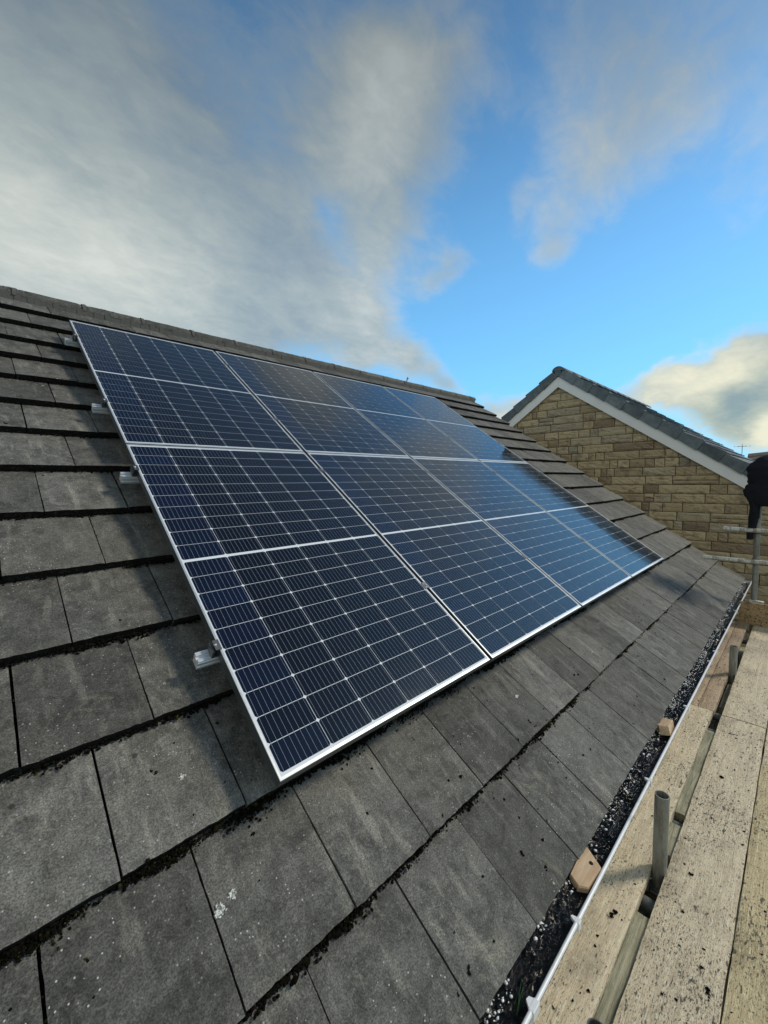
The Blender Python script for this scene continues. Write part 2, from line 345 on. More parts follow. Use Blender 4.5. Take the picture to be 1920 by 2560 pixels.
def wood_mat(name, c0, c1, cd, axis=0, stain=.5, chips=True):
    m, t, b = mat(name, rough=.8)
    co = obco(t); tn = tint(t)
    off = N(t, 'ShaderNodeVectorMath', operation='ADD'); L(t, co, off.inputs[0])
    cx = N(t, 'ShaderNodeCombineXYZ'); L(t, mth(t, 'MULTIPLY', tn, 37.), cx.inputs[0]); L(t, mth(t, 'MULTIPLY', tn, 11.), cx.inputs[1]); L(t, cx.outputs[0], off.inputs[1])
    co = off.outputs[0]
    g = [10, 10, 10]; g[axis] = .7
    grain = tex(t, co, 6, 8, .65, sc=tuple(g), dist=.5); g2 = [30, 30, 30]; g2[axis] = 1.1
    fine = tex(t, co, 9, 5, .7, sc=tuple(g2)); big = tex(t, co, 4, 5, .6, sc=(1, 1.6, 1)); mid = tex(t, co, 22, 6, .7, dist=.8)
    c = mixc(t, sstep(t, grain, .36, .66), c0, c1)
    c = mixc(t, mth(t, 'MULTIPLY', sstep(t, fine, .52, .72), .38), c, cd)
    c = mixc(t, mth(t, 'MULTIPLY', sstep(t, big, .50, .68), stain), c, cd)
    c = mixc(t, mth(t, 'MULTIPLY', sstep(t, mid, .56, .72), .55), c, cd)
    if chips:
        k1 = [1., 2.6, 1.]; 
        if axis == 1: k1 = [2.6, 1., 1.]
        area = tex(t, co, 3.5, 3, .5, off=(3, 7, 0))
        for scl, lo, hi, am in ((26, .615, .68, .8), (75, .57, .66, .8), (11, .67, .74, .55), (150, .56, .68, .7)):
            f = tex(t, co, scl, 3, .55, sc=tuple(k1), dist=.35, off=(scl, 0, 0))
            f = mth(t, 'ADD', f, mth(t, 'MULTIPLY_ADD', area, .22, -.11))
            c = mixc(t, mth(t, 'MULTIPLY', sstep(t, f, lo, hi), am), c, (.030, .026, .020))
        lt = tex(t, co, 34, 5, .75, sc=(1, 3, 1), off=(2, 2, 0))
        c = mixc(t, mth(t, 'MULTIPLY', sstep(t, lt, .52, .66), .65), c, tuple(min(.8, v*1.45) for v in c0))
    L(t, c, b.inputs['Base Color'])
    bump(t, b, mth(t, 'ADD', grain, mth(t, 'ADD', fine, mid)), .8, .005)
    return m
M_WOOD = wood_mat('weathered_scaffold_board', (.72, .61, .43), (.57, .475, .325), (.28, .23, .16))
M_WOODY = wood_mat('yellowed_scaffold_board', (.66, .54, .32), (.52, .42, .24), (.22, .17, .10), stain=.6)
M_WOODB = wood_mat('brown_scaffold_board', (.47, .36, .24), (.37, .27, .18), (.16, .12, .08))
M_WOODT = wood_mat('brown_toe_board', (.40, .27, .135), (.31, .20, .095), (.12, .08, .045), axis=1)
M_WOODG = wood_mat('green_grey_timber', (.46, .44, .31), (.22, .22, .15), (.07, .075, .05), chips=False)
M_BLOCK, t, b = mat('fresh_sawn_timber', (.46, .29, .16), .75)
co_ = obco(t); n_ = tex(t, co_, 10, 6, .6, sc=(1, 8, 8)); L(t, mixc(t, sstep(t, n_, .35, .65), (.60, .45, .29), (.46, .31, .18)), b.inputs['Base Color']); bump(t, b, n_, .4, .003)
def tube_mat(name, c0, c1):
    m, t, b = mat(name, c0, .55, .35)
    co = obco(t); n = tex(t, co, 18, 6, .7); n2 = tex(t, co, 5, 6, .7, sc=(7, 7, 1.2), dist=.6)
    c = mixc(t, sstep(t, n, .45, .7), c0, c1); c = mixc(t, mth(t, 'MULTIPLY', sstep(t, n2, .46, .62), .65), c, (.13, .10, .065))
    L(t, c, b.inputs['Base Color']); bump(t, b, n, .3, .003); return m
M_TUBE = tube_mat('galvanised_scaffold_tube', (.27, .28, .25), (.19, .19, .165))
M_TUBEW = tube_mat('pale_scaffold_tube', (.62, .62, .55), (.45, .45, .39))
M_TUBED = tube_mat('blue_grey_scaffold_tube', (.11, .135, .145), (.07, .08, .085))
M_RUST, t, b = mat('rusty_coupler', (.13, .085, .05), .8, .3)
M_CLOTH, t, b = mat('black_cloth', (.012, .013, .018), .9, spec=.25)
n_ = tex(t, obco(t), 25, 4, .6); bump(t, b, n_, .5, .02)
def stone_mat():
    m, t, b = mat('buff_sandstone', rough=.92)
    co = obco(t); tn = tint(t)
    c = ramp(t, tn, [(0, (.28, .205, .135)), (.15, (.39, .30, .185)), (.40, (.50, .395, .235)), (.66, (.57, .46, .28)), (.84, (.46, .38, .26)), (1, (.33, .275, .21))])
    n = tex(t, co, 9, 6, .65, dist=.4); f = tex(t, co, 55, 5, .7); lay = tex(t, co, 7, 5, .6, sc=(1, .6, 5))
    c = mixc(t, mth(t, 'MULTIPLY', sstep(t, n, .48, .70), .65), c, (.15, .11, .075))
    c = mixc(t, mth(t, 'MULTIPLY', sstep(t, lay, .52, .72), .45), c, (.45, .36, .20))
    c = mixc(t, mth(t, 'MULTIPLY', sstep(t, f, .5, .8), .4), c, (.10, .08, .05))
    L(t, c, b.inputs['Base Color']); bump(t, b, mth(t, 'ADD', mth(t, 'ADD', n, lay), mth(t, 'MULTIPLY', f, .6)), .9, .02); return m
M_STONE = stone_mat()
M_JOINT, t, b = mat('mortar_joint', (.085, .065, .042), .95)
M_BARGE, t, b = mat('white_bargeboard', (.66, .66, .62), .5)
n_ = tex(t, obco(t), 3, 5, .6); L(t, mixc(t, mth(t, 'MULTIPLY', sstep(t, n_, .45, .75), .4), (.80, .80, .77), (.62, .62, .58)), b.inputs['Base Color'])
M_SLATE, t, b = mat('blue_grey_roof_slate', rough=.7)
co_ = obco(t); n_ = tex(t, co_, 9, 6, .65); k_ = mth(t, 'MULTIPLY_ADD', tint(t), .8, .7)
c_ = mixc(t, sstep(t, n_, .35, .7), (.075, .095, .105), (.135, .155, .16)); h_ = N(t, 'ShaderNodeHueSaturation'); L(t, c_, h_.inputs['Color']); L(t, k_, h_.inputs['Value']); L(t, h_.outputs[0], b.inputs['Base Color'])
bump(t, b, tex(t, co_, 60, 5, .7), .4, .004)
M_BRROOF = tile_mat('brown_roof_tile', base=(.17, .14, .115), dark=(.10, .08, .065), pale=(.24, .2, .17), fleck=False)
M_GRASS, t, b = mat('rough_ground', rough=1.)
n_ = tex(t, obco(t), .8, 8, .7); L(t, mixc(t, sstep(t, n_, .4, .6), (.05, .075, .025), (.12, .10, .07)), b.inputs['Base Color'])
M_LEAF, _, _ = mat('green_blade', (.05, .20, .03), .5)

# ------------------------------------------------------------------ ground
g = MB(); nG = 40
vs = []; fs = []
for i in range(nG+1):
    for j in range(nG+1):
        x = -600+1200*i/nG; y = -600+1200*j/nG
        vs.append((x, y, -5.3+.25*NZ(x*.02, y*.02)))
for i in range(nG):
    for j in range(nG): a = i*(nG+1)+j; fs.append((a, a+nG+1, a+nG+2, a+1))
g.add(vs, fs, 0, True)
tag(g.build('ground', M_GRASS), None, None, kind='structure')

# ------------------------------------------------------------------ the house with the panelled roof
XV = 6.25                         # verge
XL = -3.4
E_ = [-.65, -.318, .025, .364, .701, 1.036, 1.38, 1.724, 2.06, 2.375, 2.687, 3.0, 3.30, 3.617, 3.93, 4.22, 4.30]
W0 = -.12; TW = .294
APY, APZ = 3.58, None
def tiles(mb, k, u0, u1, NU, NV, seed):
    rnd = random.Random(seed)
    vlo, vhi = E_[k], E_[k+1]+(.02 if k < 14 else .0)
    th = .034
    du = rnd.uniform(-.0015, .0015); dv = rnd.uniform(-.003, .003); dw = rnd.uniform(-.0015, .0015); rot = rnd.uniform(-.004, .004); tl = rnd.uniform(-.002, .002)
    tn = rnd.random(); o = rnd.random()*50
    gp = .0016
    P = []
    for j in range(NV+1):
        tj = j/NV
        for i in range(NU+1):
            ti = i/NU
            u = u0+gp+(u1-u0-2*gp)*ti; v = vlo+(vhi-vlo)*tj
            edge = max(0, 1-tj*NV)            # first row only
            v += edge*(.0028*NZ(u*26+o, k*7.1)+.0022*NZ(u*90+o, k*3.3))+dv
            if i in (0, NU): u += .0012*NZ(v*40+o, 3.)*(1 if i == 0 else -1)+(.0008 if i == 0 else -.0008)
            w = W0-.038*(v-E_[k])/(E_[k+1]-E_[k])+dw+tl*(ti-.5)+.0011*NZ(u*9+o, v*9)+.0006*NZ(u*45, v*45+o)
            if j == 0: w -= .0025
            if i in (0, NU): w -= .0012
            P.append((u+du-(v-vlo)*rot, v+(u-u0)*rot, w))
    n = NU+1
    F = [(j*n+i, j*n+i+1, (j+1)*n+i+1, (j+1)*n+i) for j in range(NV) for i in range(NU)]
    b = len(P)
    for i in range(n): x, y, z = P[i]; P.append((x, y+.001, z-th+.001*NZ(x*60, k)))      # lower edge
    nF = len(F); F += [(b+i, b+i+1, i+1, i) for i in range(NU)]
    b2 = len(P)
    for j in range(NV+1): x, y, z = P[j*n]; P.append((x+.0005, y, z-th))
    F += [(j*n, (j+1)*n, b2+j+1, b2+j) for j in range(NV)]
    b3 = len(P)
    for j in range(NV+1): x, y, z = P[j*n+NU]; P.append((x-.0005, y, z-th))
    F += [((j+1)*n+NU, j*n+NU, b3+j, b3+j+1) for j in range(NV)]
    mb.add(P, F, 0, True, tn)
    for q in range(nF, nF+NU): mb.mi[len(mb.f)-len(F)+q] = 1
house = tag(empty('house', (0, 1.5, -5.2)), 'foreground house with the mossy dark concrete tile roof carrying the panels', 'house')
def hp(o, roof=True):            # keep world placement although the parent sits at the base of the house
    o.parent = house; o.matrix_parent_inverse = Matrix.Translation((0, 1.5, -5.2)).inverted(); return o
tm = MB()
for k in range(15):
    ph = -.347 if k % 2 == 0 else -.2
    i0 = math.floor((XL-ph)/TW); u = ph+i0*TW; n = 0
    while u < XV-.02:
        a = max(u, XL); b = min(u+TW, XV)
        if XV-b < .06: b = XV
        if b-a > .04:
            hid = (.25 < a and b < 4.0 and .2 < E_[k] and E_[k+1] < 3.3)
            near = E_[k] < 1.2 and a < 2
            res = (3, 2) if (hid or a < -1.6) else ((26, 14) if near else (14, 8))
            tiles(tm, k, a, b, *res, seed=k*1000+i0+n)
        u = b if b == XV else u+TW; n += 1
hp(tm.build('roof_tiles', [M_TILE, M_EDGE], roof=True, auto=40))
# felt and batten layer below the tiles, verge mortar
um = MB(); um.box(XL, XV-.02, E_[0]+.03, 4.25, W0-.098, W0-.076)
hp(um.build('roof_deck', M_DARK, roof=True))
vm = MB()
for i in range(60):
    v0 = E_[0]+.01+i*.0815
    vm.box(XV-.03, XV-.006+random.uniform(-.004, .002), v0, v0+.0815, W0-.10, W0-.040+random.uniform(-.003, .002))
hp(vm.build('verge_mortar', M_MORTAR, roof=True))
# apex position
sl = math.tan(PITCH)
py = -W0*math.sin(PITCH); pz = W0*math.cos(PITCH)
zp = lambda y, d=0.: (y-py)*sl+pz+d               # height of the tile plane above world y
APZ = zp(APY)
# back slope
bm_ = MB()
for k in range(14):
    y0 = APY+k*.28; y1 = y0+.30
    z0 = APZ-.012-k*.28*sl; z1 = z0-.30*sl
    bm_.add([(XL, y0, z0-.02), (XV, y0, z0-.02), (XV, y1, z1+.012), (XL, y1, z1+.012), (XL, y1, z1-.008), (XV, y1, z1-.008)], [(0, 1, 2, 3), (3, 2, 5, 4)], 0, False, .5)
hp(bm_.build('back_roof_slope', M_TILE))
# ridge: half round tiles bedded end to end, the far end mortared
rg = MB(); RL = .455; x = .20-8*RL; i = 0
while x < XV-.02:
    x1 = min(x+RL, XV+.01); n = 18; P = []; F = []; zc = APZ-.057; tn = random.random()
    ns = 10
    for s_ in range(ns+1):
        xx = x+.002+(x1-x-.004)*s_/ns
        lip = .006 if s_ == 0 else (0.004 if s_ == ns else 0)
        for a in range(n+1):
            t_ = math.pi*a/n; rr = .083+.0035*NZ(xx*8, a*.5)+.002*NZ(xx*30, a)-lip
            P.append((xx, APY-math.cos(t_)*rr*1.02, zc+math.sin(t_)*rr*.90))
    for s_ in range(ns):
        for a in range(n): F.append((s_*(n+1)+a, s_*(n+1)+a+1, (s_+1)*(n+1)+a+1, (s_+1)*(n+1)+a))
    rg.add(P, F, 0, True, tn)
    # mortar joint ring
    Q = []
    for xx in (x1-.012, x1+.014):
        for a in range(n+1):
            t_ = math.pi*a/n; rr = .0885+.006*NZ(xx*50, a)
            Q.append((min(xx, XV+.012), APY-math.cos(t_)*rr*1.02, zc+math.sin(t_)*rr*.90))
    rg.add(Q, [(a, a+1, n+1+a+1, n+1+a) for a in range(n)], 1, True, .3)
    x = x1; i += 1
# end plug of mortar
P = [(XV+.008, APY-math.cos(math.pi*a/18)*.083, zc+math.sin(math.pi*a/18)*.075) for a in range(19)]
rg.add(P, [tuple(range(19))], 1)
hp(rg.build('ridge', [M_RIDGE, M_MORTAR]))
# mortar under the ridge
mm = MB()
for i in range(240):
    x = XL+i*.0403
    if x > XV-.04: break
    mm.box(x, x+.0404, APY-.083-.006*random.random(), APY-.03, APZ-.10, APZ-.050+.004*random.random())
hp(mm.build('ridge_mortar', M_MORTAR))
# walls, fascia, soffit
wl = MB()
wl.box(XL, XV-.12, -.30, -.15, -5.2, -.50, tint=.5)
wl.add([(XV-.12, -.30, -5.2), (XV-.12, APY*2+.3, -5.2), (XV-.12, APY*2+.3, -.5), (XV-.12, APY, APZ-.17), (XV-.12, -.30, -.5)], [(0, 1, 2, 3, 4)], 0, False, .5)
wl.add([(XL+.05, -.30, -5.2), (XL+.05, APY*2+.3, -5.2), (XL+.05, APY*2+.3, -.5), (XL+.05, APY, APZ-.17), (XL+.05, -.30, -.5)], [(4, 3, 2, 1, 0)], 0, False, .5)
wl.box(XL+.05, XV-.12, APY*2+.15, APY*2+.3, -5.2, -.5, tint=.4)
hp(wl.build('wall', M_STONE))
fa = MB(); fa.box(XL, XV-.02, -.402, -.384, -.72, -.53); fa.box(XL, XV-.02, -.384, -.29, -.72, -.71)
hp(fa.build('fascia', M_UPVC))

# gutter: half-round channel with a rolled lip
GX0, GX1 = -2.6, 6.18; LY, LZ = -.528, -.500; GR = .058
gu = MB(); P = []; F = []; prof = []
cy = LY+GR
for a in range(17):
    t_ = math.pi*(a/16); prof.append((cy-math.cos(t_)*GR, LZ-math.sin(t_)*GR*1.15))
outer = prof
inner = [(cy-math.cos(math.pi*a/16)*(GR-.0035), LZ-math.sin(math.pi*a/16)*(GR*1.15-.0035)) for a in range(17)]
poly = outer+inner[::-1]
gu.prism(poly, 'x', GX0, GX1, 0, None, True)
gu.tube((GX0, LY+.0005, LZ+.001), (GX1, LY+.0005, LZ+.001), .0058, 14)
gu.tube((GX0, LY+2*GR, LZ+.001), (GX1, LY+2*GR, LZ+.001), .004, 10)
gut = hp(gu.build('gutter', M_UPVC, auto=50))
ge = MB(); ge.prism([(p[0], p[1]) for p in [(cy-math.cos(math.pi*a/16)*(GR+.003), LZ-math.sin(math.pi*a/16)*(GR*1.15+.003)) for a in range(17)]], 'x', GX1-.002, GX1+.008)
ge.box(GX1-.03, GX1+.009, LY-.008, LY+.006, LZ-.03, LZ+.010, cham=.002)
def gch(o): o.parent = gut; return o
gch(ge.build('stop_end', M_UPVC))
def bracket(x, big=False):
    m = MB(); s = 1.7 if big else 1.
    m.box(x-.010*s, x+.010*s, LY-.0080, LY+.007, LZ-.02, LZ+.0070, cham=.002)
    m.prism([(x-.008*s, LY+.006), (x+.008*s, LY+.006), (x+.005*s, LY+.017), (x-.001*s, LY+.019)], 'z', LZ-.004, LZ+.006)
    pr = [(cy-math.cos(math.pi*a/16)*(GR+.0045), LZ-math.sin(math.pi*a/16)*(GR*1.15+.0045)) for a in range(17)]
    pi_ = [(cy-math.cos(math.pi*a/16)*(GR+.0008), LZ-math.sin(math.pi*a/16)*(GR*1.15+.0008)) for a in range(17)]
    m.prism(pr+pi_[::-1], 'x', x-.012*s, x+.012*s)
    gch(m.build('gutter_bracket', M_UPVC))
for x, bg_ in ((-.55, 0), (.372, 1), (.648, 0), (1.442, 0), (2.242, 0), (3.05, 0), (3.29, 0), (3.9, 0), (4.6, 0), (5.4, 0)): bracket(x, bg_)

# ------------------------------------------------------------------ moss, lichen, gutter sludge (uncountable)
mo = MB()
def under_panels(u, v): return .12 < u < 4.12 and .12 < v < 3.40
for k in range(0, 15):
    u = -1.6
    while u < XV-.02:
        dens = .55+1.5*NZ(u*2.3, k*5.7)+.8*NZ(u*9, k*3.1, 4.)
        if k <= 3: dens += .12
        if k > 5 and u > 0: dens -= .15
        v = E_[k]
        step = .0028 if (u < 2 and k < 6) else .006
        if k > 0 and random.random() < max(.22, min(1, dens)) and not under_panels(u, v):
            r = random.uniform(.0016, .0040)*(1+.9*max(0, dens-.5))
            drop = random.random()**3*(.010+.020*max(0, dens-.8))
            near = u < 1.6 and k < 5
            g_ = NZ(u*3.1+7, k*2.7); tn = min(1, max(0, random.random()*.75+(.25 if g_ > .36 else 0)))
            lump(mo, (u, v-.003-drop, W0-.036+.5*r+.008*random.random()), r, .42, 1., I=ICO1, tint=tn)
        u += step*random.uniform(.6, 1.3)
for q in range(150):      # brown-green cushions, thick in some places and absent in others
    k = random.choice((0, 1, 1, 1, 2, 2, 3, 4, 5, 6, 8)); u = random.uniform(-.9, 6.0 if k < 3 else .3)
    if NZ(u*1.7, k*4.1) < -.02 or under_panels(u, E_[k]) or k == 0: continue
    tn = random.uniform(.3, .97)
    for z in range(random.randint(3, 9)):
        lump(mo, (u+random.gauss(0, .012), E_[k]-.002-abs(random.gauss(0, .004)), W0-.030+random.random()*.006), random.uniform(.003, .0075), .22, .8, I=ICO2, tint=tn+random.uniform(-.06, .04))
# moss tufts growing in some side joints
for k in range(0, 15):
    ph = -.347 if k % 2 == 0 else -.2
    for j in range(-5, 23):
        u = ph+j*TW
        if u > XV-.05 or random.random() > .42: continue
        v0 = E_[k]; v1 = E_[k+1]
        for q in range(random.randint(3, 16)):
            f = random.random()**1.5; v = v1-(v1-v0)*f*.9-.01
            if under_panels(u, v): continue
            lump(mo, (u+random.uniform(-.003, .003), v, W0-.038*(v-v0)/(v1-v0)-.003), random.uniform(.002, .0045), .5, .6)
# fallen crumbs of moss
for q in range(260):
    u = random.uniform(-1, 6.1); v = random.uniform(-.62, 3.9)
    if random.random() < .6: v = random.uniform(-.6, .3); u = random.uniform(-.8, 3.5)
    if under_panels(u, v): continue
    k = max(i for i in range(16) if E_[i] <= v)
    w = W0-.038*(v-E_[k])/(E_[k+1]-E_[k])
    for z in range(random.choice((1, 1, 1, 2, 3))):
        lump(mo, (u+random.uniform(-.006, .006), v+random.uniform(-.008, .008), w+.001), random.uniform(.0018, .005), .6, .55)
# the larger clumps the photo shows: (u, v, size, how many)
for (u, v, s, n) in ((-.235, -.01, .022, 46), (-.30, .02, .018, 26), (-.045, .008, .03, 60), (.02, -.015, .02, 30), (-.43, .36, .02, 22), (-.12, .36, .018, 22), (.10, -.335, .02, 30), (-.5, 0.02, .03, 40),
                     (.33, -.335, .016, 20), (.62, -.03, .035, 26), (.86, -.03, .03, 20), (.3, -.02, .03, 24), (1.5, -.335, .02, 20), (-.33, .7, .016, 20), (-.1, 1.03, .016, 18), (.12, -.045, .014, 10)):
    v = min(E_, key=lambda e_: abs(e_-v))
    for q in range(int(n*4.5)):
        a = random.gauss(0, 1); b = random.gauss(0, .55)
        lump(mo, (u+a*s*1.3, v-.001-abs(b)*s*.9, W0-.033+abs(random.gauss(0, .005))), random.uniform(.0013, .0042), .4, .9)
o = mo.build('moss', M_MOSS, roof=True)
tag(o, 'dark moss packed under the tile edges, with crumbs fallen on the tiles', 'moss', kind='stuff')
# drip of moss below the panels: leaf spot etc.
li = MB()
def spot(u, v, r, dens=1.):
    k = max(i for i in range(16) if E_[i] <= v); w = W0-.038*(v-E_[k])/(E_[k+1]-E_[k])
    if r >= .009: lump(li, (u, v, w+.0002), r*.72, .22, .05, I=ICO3)
    n = int(6+r*900)
    for q in range(n):
        a = random.random()*6.28; d = r*math.sqrt(random.random()) if r < .009 else r*random.uniform(.6, .95)
        lump(li, (u+d*math.cos(a), v+d*math.sin(a), w+.0004), random.uniform(.10, .26)*r+.0006, .5, .18 if r < .01 else .10)
for q in ((-.184, -.141, .0145), (-.150, -.128, .0105), (-.174, .177, .009), (1.181, -.165, .014), (1.834, .069, .012)): spot(*q)
for q in range(170):
    u = random.uniform(-1.0, 6.1); v = random.uniform(-.6, 4.1)
    if not under_panels(u, v): spot(u, v, random.choice((.002, .002, .003, .004, .007)))
tag(li.build('lichen', M_LICH, roof=True), 'small white lichen spots scattered over the tiles', 'lichen', kind='stuff')
li2 = MB()
for q in range(150):
    x = random.uniform(-1.5, 6.2); t_ = random.uniform(.5, 1.9); r = .084
    for z in range(4):
        lump(li2, (x+random.uniform(-.02, .02), APY-math.cos(t_)*r*1.02, APZ-.057+math.sin(t_)*r*.90), random.uniform(.003, .008), .5, .4)
o = li2.build('ridge_lichen', M_LICH); tag(o, 'pale lichen crusts along the ridge tiles', 'lichen', kind='stuff')

sg = MB(); P = []; F = []; nx = 1000; ny = 12
for i in range(nx+1):
    x = -1.2+(GX1-.01+1.2)*i/nx
    for j in range(ny+1):
        y = LY+.0045+(.10)*j/ny
        s_ = abs(NZ(x*38, y*38, 1.))+.6*abs(NZ(x*90, y*90, 5.))
        z = -.526+.030*s_*(.4+.6*j/ny)+.006*NZ(x*3, 0, 8.)-.010*(1-j/ny)+.016*(j/ny)
        P.append((x+.003*NZ(x*70, y*70), y, z))
for i in range(nx):
    for j in range(ny): a = i*(ny+1)+j; F.append((a, a+ny+1, a+ny+2, a+1))
sg.add(P, F, 0, True)
for q in range(2600):
    x = random.uniform(-.9, GX1-.02); f = random.random(); y = LY+.012+f*.085
    lump(sg, (x, y, -.520+.012*f+random.uniform(-.004, .006)), random.uniform(.002, .0065), .6, .8)
tag(sg.build('gutter_sludge', M_SLUDGE), 'wet black moss and leaf sludge filling the white gutter', 'debris', kind='stuff')
gr = MB()  # pale lumps placed as the sludge's painted glints
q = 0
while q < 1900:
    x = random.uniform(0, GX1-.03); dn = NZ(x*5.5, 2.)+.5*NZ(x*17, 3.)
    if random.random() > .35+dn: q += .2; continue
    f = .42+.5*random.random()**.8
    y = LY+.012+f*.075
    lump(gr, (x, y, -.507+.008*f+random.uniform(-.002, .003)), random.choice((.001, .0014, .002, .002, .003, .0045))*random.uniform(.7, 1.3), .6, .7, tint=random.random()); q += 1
tag(gr.build('gutter_glint_lumps', M_GLINT), 'pale grit lumps coloured white as wet highlights along the tile side of the gutter', 'debris', kind='stuff')

# ------------------------------------------------------------------ the two timber blocks in the gutter
def block(name, pts, z0, z1, tilt, label, hole=None):
    cx = sum(p[0] for p in pts)/len(pts); cyy = sum(p[1] for p in pts)/len(pts)
    m = MB(); loc = [(p[0]-cx, p[1]-cyy) for p in pts]; n = len(loc)
    up = [(x*.94, y*.94, z1-z0) for x, y in loc]; md = [(x, y, z1-z0-.004) for x, y in loc]; lo = [(x, y, 0) for x, y in loc]
    m.add(up+md+lo, [tuple(range(n))]+[(i, n+i, n+(i+1) % n, (i+1) % n) for i in range(n)]+[(n+i, 2*n+i, 2*n+(i+1) % n, n+(i+1) % n) for i in range(n)])
    e = empty(name, (cx, cyy, z0), tilt)
    m.build('timber', M_BLOCK, e)
    if hole:
        h = MB(); h.tube((hole[0], hole[1], z1-z0-.001), (hole[0], hole[1], z1-z0+.0008), .0065, 16, hollow=0)
        ob = h.build('hole_shade', M_DARK, e)  # black disc stands in for the shade inside the hole
    return tag(e, label, 'wood block')
block('wood_block', [(.905, -.462), (.868, -.520), (.772, -.512), (.755, -.488), (.772, -.455), (.885, -.452)], -.508, -.486, (R(8), R(-6), 0), 'orange-brown offcut of timber with a bored hole lying in the gutter near the camera', (.030, -.010))
block('wood_block', [(2.03, -.462), (2.00, -.515), (1.87, -.520), (1.86, -.480), (1.90, -.445)], -.520, -.475, (R(-14), R(10), 0), 'smaller reddish timber offcut lying farther along in the gutter')
# a blade of grass in the gutter
pl = MB()
for (x, y, h, lx, ly) in ((.352, -.497, .055, .03, .006), (.345, -.49, .04, -.012, -.008), (.36, -.488, .035, .01, .02), (.34, -.50, .05, .04, .0)):
    pts = [(x+lx*t*t, y+ly*t*t, -.52+h*t) for t in (0, .25, .5, .75, 1)]
    P = []
    for i, p in enumerate(pts):
        w = .0016*(1-i/4.2); P += [(p[0]-w*.5, p[1]-w, p[2]), (p[0]+w*.5, p[1]+w, p[2]), (p[0], p[1], p[2]+.0004+w*.4)]
    F = []
    for i in range(4):
        for a in range(3): b = (a+1) % 3; F.append((i*3+a, i*3+b, (i+1)*3+b, (i+1)*3+a))
    pl.add(P, F, 0, True)
tag(pl.build('grass_tuft', M_LEAF), 'tuft of thin green grass blades sprouting in the gutter at the bottom edge', 'grass')

# ------------------------------------------------------------------ solar panels
PW, PH, GU, GV = 1.038, 1.7342, .020, .0102
FX, FY, MX, MY = .0065, .0095, .0045, .0080
def make_panel():
    e = empty('solar_panel', (0, 0, 0), (PITCH, 0, 0))
    f = MB(); t = .035
    def ring(a, z, b=None):          # rectangle inset by a (and b) at height z
        b = a if b is None else b
        return [(a, b, z), (PW-a, b, z), (PW-a, PH-b, z), (a, PH-b, z)]
    rs = [ring(.0, -t), ring(0, -.0012), ring(.0012, 0), ring(FX, 0, FY), ring(FX, -.0022, FY)]
    P = sum(rs, []); F = []
    for k in range(4):
        for i in range(4): j = (i+1) % 4; F.append((k*4+i, k*4+j, (k+1)*4+j, (k+1)*4+i))
    f.add(P, F)
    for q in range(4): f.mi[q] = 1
    g2 = ring(.03, -t); b = len(P); f.add(ring(0, -t)+g2, [(i, 4+i, 4+(i+1) % 4, (i+1) % 4) for i in range(4)])
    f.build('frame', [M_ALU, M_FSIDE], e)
    bs = MB(); bs.box(FX-.001, PW-FX+.001, FY-.001, PH-FY+.001, -.008, -.0020)
    bs.build('back_sheet', M_BACK, e)
    a0 = FX+MX; b0 = FY+MY; cw = (PW-2*a0)/6; mid = .012; hh = (PH-2*b0-mid)/2; ch = hh/10
    c = MB(); bb = MB(); g_ = .0011; cf = .0055
    for i in range(6):
        ct = random.random()
        for h in range(2):
            for j in range(10):
                x0 = a0+i*cw+g_; x1 = a0+(i+1)*cw-g_; y0 = b0+h*(hh+mid)+j*ch+g_; y1 = y0+ch-2*g_
                z = -.0014
                c.add([(x0+cf, y0, z), (x1-cf, y0, z), (x1, y0+cf, z), (x1, y1-cf, z), (x1-cf, y1, z), (x0+cf, y1, z), (x0, y1-cf, z), (x0, y0+cf, z)],
                      [tuple(range(8))], 0, False, min(1, max(0, random.gauss(.30, .09)+(.42 if i == 0 else 0))))  # first column bluer: sky reflection put into the cell colour
            for q in range(9):
                x = a0+i*cw+cw*(q+.5)/9; y0 = b0+h*(hh+mid)+g_; z = -.0009
                bb.add([(x-.00042, y0, z), (x+.00042, y0, z), (x+.00042, y0+hh-2*g_, z), (x-.00042, y0+hh-2*g_, z)], [(0, 1, 2, 3)])
    c.build('cells', M_CELL, e); bb.build('busbars', M_BUS, e)
    return e
proto = make_panel()
colw = ['first', 'second', 'third', 'fourth']
plab = {(0, 0): 'nearest solar panel, bottom left of the array, its cells nearly black and navy',
        (1, 0): 'second solar panel from the left in the lower row, dark navy blue',
        (2, 0): 'third solar panel from the left in the lower row, mid blue with a sky sheen',
        (3, 0): 'lower solar panel at the far right end, palest blue, nearest the scaffold poles',
        (0, 1): 'upper left solar panel, above the nearest one, with rail ends poking out beside it',
        (1, 1): 'second solar panel from the left in the upper row, above the faintly reflecting one',
        (2, 1): 'third solar panel from the left in the upper row, just below the ridge',
        (3, 1): 'upper solar panel at the far right end, between the ridge and bare verge tiles'}
def cp_tree(o, parent=None):
    c = o.copy(); C.objects.link(c)
    if parent: c.parent = parent
    for ch in list(o.children): cp_tree(ch, c)
    return c
first = True
for r_ in range(2):
    for c_ in range(4):
        o = proto if first else cp_tree(proto); first = False
        o.location = rp(c_*(PW+GU), r_*(PH+GV), 0)
        tag(o, plab[(c_, r_)], 'solar panel', 'solar panels mounted on the roof')
